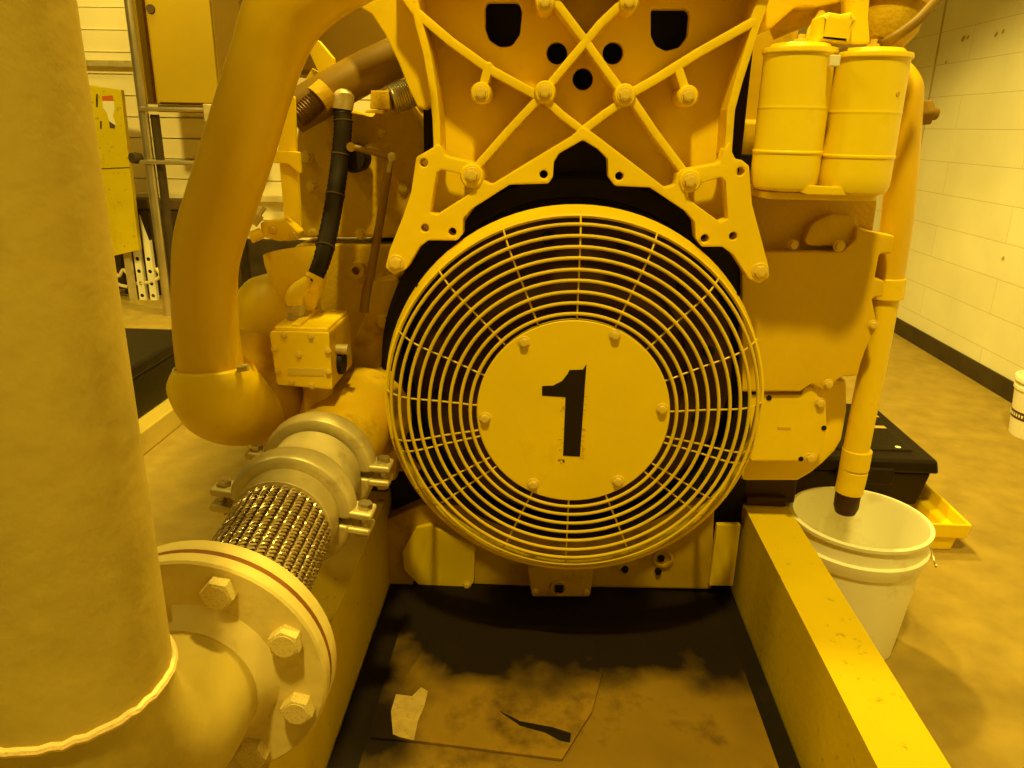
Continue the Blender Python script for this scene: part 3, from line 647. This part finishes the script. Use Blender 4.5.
# grooved pipe clamps
def clamp(c, r, label, earang):
    t = thing('pipe_clamp', (c.x, c.y, c.z-r-.02), label, 'clamp', 'grooved pipe clamps')
    prof = [(r-.012,-.024),(r+.008,-.024),(r+.014,-.018),(r+.017,-.008),(r+.017,.008),(r+.014,.018),(r+.008,.024),(r-.012,.024)]
    for s in (1, -1):
        a0 = R(earang)+(0 if s == 1 else PI)
        # lathe frame for +y axis: build half shells directly
        m = MB()
        rings = []
        for k in range(29):
            a = a0+R(4)+(PI-R(8))*k/28
            rings.append([m.bm.verts.new((c.x+pr*math.cos(a), c.y+h, c.z+pr*math.sin(a))) for pr, h in prof])
        for A, B in zip(rings, rings[1:]):
            n = len(prof)
            for k in range(n): m.bm.faces.new((A[k], A[(k+1) % n], B[(k+1) % n], B[k]))
        m.bm.faces.new(rings[0]); m.bm.faces.new(rings[-1][::-1])
        for e in (0, 1):                      # an ear at either end of the half
            a = a0 if e == 0 else a0+PI
            d = Vector((math.cos(a), 0, math.sin(a))); nrm = Vector((-d.z, 0, d.x))*(1 if e == 0 else -1)
            o = c+d*(r+.010)+nrm*.008
            T = Matrix((( d.x, 0, nrm.x, o.x), (0, 1, 0, o.y), (d.z, 0, nrm.z, o.z), (0,0,0,1)))
            m.box((-.012,-.022,.0), (.036,.022,.013), T)
        obj('half', m, M['galv'], t, .004)
    for e in (0, 1):
        a = R(earang)+PI*e; d = Vector((math.cos(a), 0, math.sin(a))); nrm = Vector((-d.z, 0, d.x))
        o = c+d*(r+.030)
        bo = obj('clamp_bolt', MB().tube([o-nrm*.032, o+nrm*.032], .0065, 12).tube([o+nrm*.021, o+nrm*.031], .012, 6).tube([o-nrm*.031, o-nrm*.021], .012, 6), M['steel'], t)
    return t
c1 = Vector((hx, 1.14, hz)); c2p = PY(320, 466, 1.29); c2 = Vector((c2p.x, 1.29, c2p.z))
clamp(c1, .089, 'grooved pipe clamp on the near end, right behind the braided connector', -8)
clamp(c2, .088, 'grooved pipe clamp on the far end, nearer the engine pump', -4)
spl = tag(obj('pipe_spool', MB().tube([c1+Vector((0,.026,0)), c1.lerp(c2,.5), c2-Vector((0,.026,0))], [.081,.083,.083], 48).tube([c1.lerp(c2,.35), c1.lerp(c2,.5)], .086, 48), M['galv']), 'short pale pipe spool between the two grooved clamps', 'pipe')
pe = PY(345, 445, 1.5)
obj('inlet_pipe', MB().tube([c2+Vector((0,.026,0)), c2+Vector((.0,.08,.0)), Vector((c2.x+.03,1.56,c2.z+.01))], [.080,.085,.10], 40), M['yellow_dirty'], eng)

# ================================================================== COOLANT ELBOW PIPE
ye = 1.28
cpth = [(392,-66,1.38),(338,-38,1.31),(304,-13,1.285),(282,18,1.28),(268,54,ye),(253,100,ye),(238,150,ye),(222,200,ye),(210,237,ye),(205,272,ye),(206,328,ye),(211,372,ye)]
cpw = [46,45,43,38.5,35,34.5,35,34.5,33.5,31.5,31.5,32]
pts = [PY(a, b, y) for a, b, y in cpth]; rad = [w/ppm(a, b, y) for (a, b, y), w in zip(cpth, cpw)]
cpp = thing('coolant_pipe', PY(211, 450, ye), 'thick ochre coolant pipe slanting down from the top left to a bulging elbow', 'pipe')
sp2 = spline(pts, 6); rr = []
for i in range(len(sp2)):
    t = i/6; k = min(int(t), len(rad)-2); rr.append(rad[k]+(rad[k+1]-rad[k])*(t-k))
obj('tube', MB().tube(sp2, rr, 40), M['brown_yellow'], cpp)
be = [PY(211,368,ye), PY(213,382,ye), PY(220,397,ye+.04), PY(236,405,ye+.11), PY(262,405,ye+.2), PY(285,405,ye+.3)]
k0 = 1/ppm(211,380,ye)
obj('elbow', MB().tube(spline(be, 5), [36*k0,37.5*k0,39*k0,40.5*k0,42*k0]+[44*k0]*5+[45*k0]*16, 36), M['yellow'], cpp)
hcp = PY(211, 371, ye)
obj('hose_clamp', MB().lathe([(33.5*k0,-.006),(35.5*k0,-.006),(35.5*k0,.006),(33.5*k0,.006)], hcp, (0,.05,1), 40, True), M['steel'], cpp)
q = PY(238,369,ye-.03); obj('clamp_screw', MB().tube([q, q+Vector((.018,0,.003))], .006, 10), M['galv'], cpp)

# intake pipe behind it, its shade painted in as dull brown, top left of the engine
tag(obj('intake_pipe', MB().tube(spline([PY(292,114,1.60), PY(328,93,1.61), PY(370,70,1.64), PY(440,38,1.72)], 5), .040, 28), M['brown_dull']), 'intake pipe with its shade painted in brown, crossing behind the thick coolant pipe at the top', 'pipe')

# ================================================================== GOVERNOR BOX
gy = 1.36
gfc = [(269,331.5),(328.6,332.5),(332.5,390),(277,385)]
ft = [PY(a, b, gy) for a, b in gfc]
gb = thing('governor_box', (ft[3].x, gy, ft[3].z), 'square yellow governor box with a bolted front cover beside the guard', 'governor')
def shift(v, dx, dy, dz): return Vector((v.x+dx, v.y+dy, v.z+dz))
x0, x1, zt_, zb_ = ft[0].x, ft[1].x, ft[0].z, ft[3].z
fo = fillet([(ft[0].x,ft[0].z),(ft[1].x,ft[1].z),(ft[2].x,ft[2].z),(ft[3].x,ft[3].z)], .006)
obj('body', MB().plate(fo, gy+.006, gy+.16, bevel=.004), M['yellow_dirty'], gb)
fcv = obj('front_cover', MB().plate(fo, gy, gy+.006, bevel=.002), M['yellow'], gb)
for x, y in ((284,335),(311,336),(328,351),(328.5,372),(274.5,349),(278,371),(292,382),(312,386),(299,355)): pbolt(fcv, x, y, gy, 2.6)
obj('name_plate', MB().plate(xz([(288,368),(324,368.5),(324,375.5),(288,375)], gy), gy-.0015, gy+.001, bevel=.0003), M['zinc'], fcv)
zt2 = max(ft[0].z, ft[1].z)
obj('top_cap', MB().box((x0+.006, gy+.01, zt2-.004), (x1-.004, gy+.155, zt2+.006)), M['yellow'], gb, .003)
obj('top_rib', MB().box((x0+.038, gy+.012, zt2+.004), (x0+.055, gy+.15, zt2+.012)), M['yellow'], gb, .003)
q = PY(345,349,gy+.05); obj('side_plug', MB().tube([q+Vector((-.03,0,0)), q+Vector((.008,-.004,0))], .010, 14), M['galv'], gb)
q = PY(338,362,gy+.06); obj('side_boss', MB().tube([q+Vector((-.02,0,0)), q+Vector((.012,0,0))], .024, 16), M['blackpaint'], gb)
obj('neck', MB().lathe([(.04,-.03),(.03,.005),(.03,.06)], Vector(((x0+x1)/2+.005, gy+.08, zb_-.05)), (0,0,1), 24), M['cast'], gb)
# elbow fitting on top
q = PY(296, 318, gy+.07)
obj('fitting', MB().lathe([(0,-.012),(.019,-.012),(.019,.004),(.015,.006),(.015,.012),(.019,.014),(.019,.026),(.014,.028),(0,.03)], q, (0,0,1), 8), M['galv'], gb)
obj('fitting_elbow', MB().tube(spline([q+Vector((0,0,.025)), q+Vector((0,0,.045)), PY(304,285,gy+.09), PY(311,280,gy+.10)], 4), .016, 16), M['yellow'], gb)

# corrugated black hose from the box up to the engine
hs = thing('corrugated_hose', PY(311,283,gy+.1), 'black hose curving up from the governor box to the engine top', 'hose')
hp = spline([PY(311,283,gy+.1), PY(322,258,1.48), PY(330,225,1.52), PY(336,190,1.55), PY(340,160,1.57), PY(343,128,1.58), PY(342,106,1.59)], 12)
obj('hose', MB().tube(hp, [ .0175+(.0012 if k % 2 else 0) for k in range(len(hp))], 16), M['rubber'], hs)
obj('hose_cuff', MB().tube([PY(309,282,gy+.098), hp[0], hp[2], hp[4]], [.0205,.0215,.0215,.0205], 18), M['yellow'], hs)
for k in (16, 34, 50, 63): obj('tie_band', MB().tube([hp[k], hp[k]+(hp[k+1]-hp[k])*.5], .0196, 16), M['ink'], hs)
obj('end_fitting', MB().tube([hp[-3], PY(343,98,1.59), PY(341,92,1.60)], [.021,.023,.019], 14), M['galv'], hs)

# linkage rod with lever
lk = thing('linkage_rod', PY(365,305,1.52), 'thin dark control rod with a ball joint end and lever left of the guard', 'rod')
obj('rod', MB().tube([PY(388,172,1.54), PY(379,228,1.54), PY(370,278,1.53)], .0085, 12), M['brown_dull'], lk)
obj('ball_joint', MB().lathe([(0,-.008),(.007,-.005),(.009,0),(.007,.006),(0,.008)], PY(392,157,1.53), (0,1,0), 14), M['galv'], lk)
obj('ball_joint', MB().tube([PY(370,276,1.53), PY(366,292,1.53), PY(364,312,1.53)], [.008,.009,.010], 12), M['brown_dull'], lk)
obj('lever', MB().tube([PY(392,157,1.545), PY(372,152,1.55), PY(352,147,1.56)], [.008,.006,.006], 12), M['brown_dull'], lk)
obj('joint_shank', MB().tube([PY(391,160,1.54), PY(388,174,1.54)], .006, 10), M['steel'], lk)
obj('lever_shaft', MB().tube([PY(351,147,1.552), PY(351,147,1.67)], .009, 14), M['brown_dull'], lk)

# vertical strap bracket and valve block left of the hose
sb = thing('strap_bracket', PY(292,240,1.5), 'upright yellow strap bracket standing behind the slanting coolant pipe', 'bracket')
obj('strap', MB().plate(fillet(xz([(294,92),(296,150),(302,238),(286,242),(278,150),(279,132)], 1.50), .003), 1.50, 1.512, bevel=.002), M['yellow'], sb)
obj('side_tab', MB().plate(fillet(xz([(272,150),(299,152),(301,175),(288,164),(273,163)], 1.488), .003), 1.488, 1.50, bevel=.002), M['yellow'], sb)
obj('base_block', MB().plate(fillet(xz([(262,222),(286,218),(300,232),(298,240),(281,241),(262,236)], 1.47), .004), 1.46, 1.50, bevel=.004), M['yellow'], sb)
for x, y in ((273,230),(294,235)): pbolt(sb, x, y, 1.46, 3.6)
obj('stud', MB().tube([PY(253,222,1.45), PY(264,207,1.46)], .006, 10).tube([PY(252,223,1.45), PY(259,214,1.455)], .011, 12), M['galv'], sb)
obj('stud', MB().tube([PY(250,238,1.45), PY(262,233,1.46)], .011, 12), M['yellow'], sb)
fnl = tag(obj('outlet_cone', MB().lathe([(.018,-.10),(.045,-.06),(.055,-.03),(.060,0),(.060,.02)], PY(296,262,1.50), (-.2,.25,1), 28), M['yellow']), 'yellow cone shaped casting between the strap bracket and governor box', 'casting')
wpc = PY(268, 322, 1.52)
wp = thing('water_pump', wpc, 'bright yellow round pump cover partly hidden behind the coolant pipe', 'pump')
obj('cover', MB().lathe([(0,-.05),(.05,-.045),(.085,-.02),(.095,.0),(.098,.06),(0,.06)], wpc, (0.5,1,0), 40), M['yellow'], wp)
obj('volute', MB().tube(spline([PY(262,338,1.46), PY(256,360,1.44), PY(268,385,1.44), PY(290,405,1.47)], 5), [.05]*5+[.055]*5+[.05]*6, 24), M['yellow_dirty'], wp)
obj('support_leg', MB().plate(fillet(xz([(262,388),(282,392),(284,450),(262,440)], 1.5), .004), 1.48, 1.52, bevel=.004), M['yellow_dirty'], wp)

# clutter on top of the engine, upper left: fittings and flange piece
tf = thing('pipe_fitting', PY(362,108,1.6), 'small square brass coloured fitting with a ribbed coupling beside the bracket flank', 'fitting')
obj('block', MB().plate(fillet(xz([(373,91),(391,91),(392,110),(372,109)], 1.58), .002), 1.56, 1.60, bevel=.002), M['cast'], tf)
obj('flange', MB().plate(xz([(368,110),(386,110),(386,114),(368,113)], 1.58), 1.555, 1.61, bevel=.001), M['yellow'], tf)
rp_ = [PY(391,100,1.58), PY(418,90,1.60)]
obj('ribbed_coupling', MB().tube([rp_[0].lerp(rp_[1], k/24) for k in range(25)], [.026+(.002 if k % 2 else 0) for k in range(25)], 18), M['steel'], tf)
tf2 = thing('spring_coupling', PY(310,108,1.56), 'ribbed metal coupling under the intake pipe behind the coolant pipe', 'coupling')
rp_ = [PY(298,118,1.56), PY(318,100,1.58)]
obj('ribs', MB().tube([rp_[0].lerp(rp_[1], k/18) for k in range(19)], [.020+(.002 if k % 2 else 0) for k in range(19)], 18), M['braid_core'], tf2)
obj('collar', MB().tube([rp_[1], rp_[1]+(rp_[1]-rp_[0])*.5], .028, 18), M['cast'], tf2)
bk = thing('angle_plate', PY(320,60,1.65), 'bent bright yellow plate lit behind the coolant and intake pipes', 'plate')
obj('plate', MB().plate(fillet(xz([(306,45),(318,40),(333,58),(334,66),(319,74)], 1.62), .003), 1.62, 1.64, bevel=.002), M['yellow'], bk)
obj('flap', MB().plate(fillet(xz([(296,86),(303,82),(312,100),(298,110)], 1.62), .003), 1.62, 1.64, bevel=.002), M['yellow'], bk)
obj('stay', MB().plate(xz([(312,68),(306,78),(300,96),(304,98),(312,82),(318,72)], 1.64), 1.64, 1.655, bevel=.002), M['yellow'], bk)

# ================================================================== BACKGROUND LEFT
def pbox(name, pts, Y, depth, m, parent=None, bevel=.004):
    return obj(name, MB().plate(xz(pts, Y), Y, Y+depth, bevel=bevel), m, parent)
YK = 4.85
a, b_ = PY(152,104,YK), PY(222,103,YK)
cab = thing('electrical_cabinet', ((a.x+b_.x)/2, YK, a.z), 'ochre wall cabinet on a pole stand in the upper left background', 'cabinet')
cw0, cw1 = PY(134,60,YK).x, PY(216,60,YK).x
obj('body', MB().box((cw0, YK+.02, a.z), (cw1, YK+.45, 2.6)), M['cab'], cab, .006)
dr = obj('cabinet_door', MB().box((cw0+.115, YK, a.z+.01), (cw1-.005, YK+.018, 2.59)), M['cab'], cab, .004)
obj('latch', MB().lathe([(0,-.012),(.024,-.012),(.026,0)], PY(151,9,YK), (0,1,0), 16), M['ink'], dr)
obj('hinge_strip', MB().box((cw0+.088, YK+.004, a.z+.01), (cw0+.098, YK+.02, 2.59)), M['rust'], cab)
obj('bottom_rail', MB().box((cw0+.11, YK+.0, a.z-.045), (cw1, YK+.06, a.z-.004)), M['ink'], cab, .003)
px0 = PY(143,110,4.72)
pole = thing('conduit_stand', (px0.x, 4.72, ZF), 'dark steel conduit pole with cross bars in front of the slatted door', 'stand')
obj('pole', MB().tube([(px0.x, 4.72, ZF), (px0.x, 4.72, 2.7)], .028, 14), M['steel'], pole)
obj('pole', MB().tube([(px0.x+.052, 4.75, ZF), (px0.x+.052, 4.75, a.z-.06)], .026, 14), M['base'], pole)
for y in (162, 109):
    q = PY(150, y, 4.69); obj('cross_bar', MB().tube([(q.x-.06, 4.69, q.z), (q.x+.52, 4.69, q.z)], .013, 12), M['steel'], pole)
q = PY(136,158,4.69); obj('knob', MB().lathe([(0,-.03),(.03,-.03),(.034,0),(.03,.03),(0,.03)], q, (.4,1,0), 14), M['base'], pole)
q = PY(211,113,4.67); obj('clamp', MB().box(q-Vector((.035,.03,.05)), q+Vector((.035,.03,.05))), M['galv'], pole, .008)
# tall yellow panel on slotted legs
YP = 5.05
pn = [(82,84),(121,90),(139,250),(105,258)]
tp_ = thing('yellow_panel', PY(122, 258, YP), 'tall narrow yellow panel with a torn sticker standing behind the big pipe', 'panel')
obj('panel', MB().plate(xz(pn, YP), YP, YP+.04, bevel=.004), M['yellow_bright'], tp_)
obj('sticker', MB().plate(xz([(102.5,101),(114,101),(115,108),(113,116),(116,125),(110,124),(107,113),(103,108)], YP), YP-.002, YP, bevel=.0003), M['paper'], tp_)
obj('sticker_heading', MB().plate(xz([(102,96),(113,95.5),(113.5,101),(103,101)], YP), YP-.0025, YP, bevel=.0003), M['redink'], tp_)
obj('sticker_corner', MB().plate(xz([(109,121),(115,125),(115,128.5),(110,128)], YP), YP-.0025, YP, bevel=.0003), M['ink'], tp_)
for x, y in ((101,125),(97,103),(97,98)): obj('mark', MB().plate(xz([(x-.9,y-4),(x+.9,y-4),(x+.9,y+4),(x-.9,y+4)], YP), YP-.002, YP, bevel=.0002), M['ink'], tp_)
obj('seam', MB().plate(xz([(96,168.5),(130,167),(130,168),(96,169.5)], YP), YP-.0015, YP, bevel=.0002), M['ink'], tp_)
q = PY(122,252,YP)
def slotted(px_top, px_bot, label, cut=0):
    Y = 5.14; b = PY(*px_bot, Y); t_top = PY(*px_top, Y); w = .044
    hh = []; n = max(3, int((t_top.z-ZF-cut)/.085))
    for k in range(n): hh.append(circ(0, ZF+.03+k*.085, .014, 8))
    ob = thing('slotted_angle', (b.x, Y, ZF), label, 'angle post', 'slotted angle posts')
    m = MB().plate([(-w/2,ZF),(w/2,ZF),(w/2,t_top.z-cut),(-w/2,t_top.z)], 0, .004, hh, .0005)
    for v in m.bm.verts: v.co.x += b.x; v.co.y += Y
    obj('face', m, M['paper'], ob)
    obj('leg', MB().box((b.x+w/2, Y, ZF), (b.x+w/2+.003, Y+.035, t_top.z-cut)), M['paper'], ob)
slotted((137,234), (141,287), 'pale slotted angle post nearer the yellow panel, shorter of the two')
slotted((145,215), (152,287), 'pale slotted angle post with a pointed top, taller of the two', .17)
obj('panel_leg', MB().box((q.x-.02, YP+.045, ZF), (q.x+.02, YP+.08, q.z+.02)), M['galv'], tp_)
bbx = thing('dark_crate', PZ(190,287,ZF), 'dark box low against the door behind the slotted posts', 'crate')
q0, q1 = PZ(146,286,ZF), PZ(262,287,ZF)
obj('box', MB().box((q0.x, 5.30, ZF), (q1.x, 5.45, .50)), M['base'], bbx, .01)
obj('box_lid', MB().box((q0.x-.02, 5.29, .50), (q1.x+.02, 5.46, .57)), M['ink'], bbx, .01)
for i, (pp_) in enumerate(([(112,262),(110,275),(118,284),(128,287)], [(108,262),(118,276),(124,270),(135,284)], [(130,284),(150,282),(160,276),(156,268)])):
    pts = [PY(x, y, 5.16) for x, y in pp_]
    tag(obj('cable', MB().tube(spline(pts, 6), .012, 8), M['wire']), ['pale cable loop hanging lowest at the foot of the panel', 'pale cable crossing beside the panel leg', 'pale cable curling round the taller slotted post'][i], 'cable')

# low plinth with a black battery box on the left
pl_ = tag(obj('plinth', MB().box((-2.3, 1.75, ZF), (-1.478, 3.22, ZF+.093)), M['tan'], bevel=.006), 'low yellow plinth on the floor under the black case at the left', 'plinth')
cs = thing('black_case', (-1.75, 2.84, ZF+.095), 'low black case with a shiny clasp on the plinth behind the big pipe', 'case')
obj('body', MB().hexa(fr(-2.13,-1.55,2.07,3.16,.094), fr(-2.15,-1.527,2.05,3.18,.273)), M['blackplastic'], cs, .012)
obj('lid', MB().box((-2.16,2.04,ZF+.275), (-1.516,3.2,ZF+.327)), M['blackplastic'], cs, .012)
q = PY(136,363,2.6); obj('clasp', MB().box((-1.745,2.4,ZF+.327), (-1.59,2.445,ZF+.34)), M['steel'], cs, .003)

# ================================================================== LIGHT
AMB = (1.0, .765, .15)
def lamp(name, loc, size, power, rot=(0,0,0), col=AMB, sy=None):
    l = bpy.data.lights.new(name, 'AREA'); l.shape = 'RECTANGLE'; l.size = size; l.size_y = sy or size; l.energy = power; l.color = col
    o = bpy.data.objects.new(name, l); COL.objects.link(o); o.location = loc; o.rotation_euler = rot; return o
def spot(loc, power, ang=114, rad=.10, blend=.3, rot=(0,0,0)):
    l = bpy.data.lights.new('high_bay_and_fill_lamp', 'SPOT'); l.energy = power; l.color = AMB; l.spot_size = R(ang); l.spot_blend = blend; l.shadow_soft_size = rad
    o = bpy.data.objects.new('high_bay_and_fill_lamp', l); COL.objects.link(o); o.location = loc; o.rotation_euler = rot; return o
spot((-.13, -.75, 5.4), 1080, 110, .16)
spot((0, 2.0, 3.2), 260)
spot((.2, 3.4, 3.2), 340)  # fill lamp added to brighten the right wall past the engine
spot((-2.2, 2.1, 3.2), 390, 78, .1, .45, (R(55), 0, 0))  # fill lamp added and tilted to brighten panel, cabinet and door
spot((-2.4, .9, 3.2), 75, 125)
spot((-2.3, 4.5, 3.2), 80, 120, .1, .5)  # wash lamp added to brighten the slatted door
w = bpy.data.worlds.new('world'); S.world = w; w.use_nodes = True
w.node_tree.nodes['Background'].inputs['Color'].default_value = (1, .64, .06, 1); w.node_tree.nodes['Background'].inputs['Strength'].default_value = .16

S.view_settings.view_transform = 'Standard'; S.view_settings.look = 'None'
S.view_settings.gamma = 1; S.view_settings.exposure = 0; S.view_settings.use_curve_mapping = False
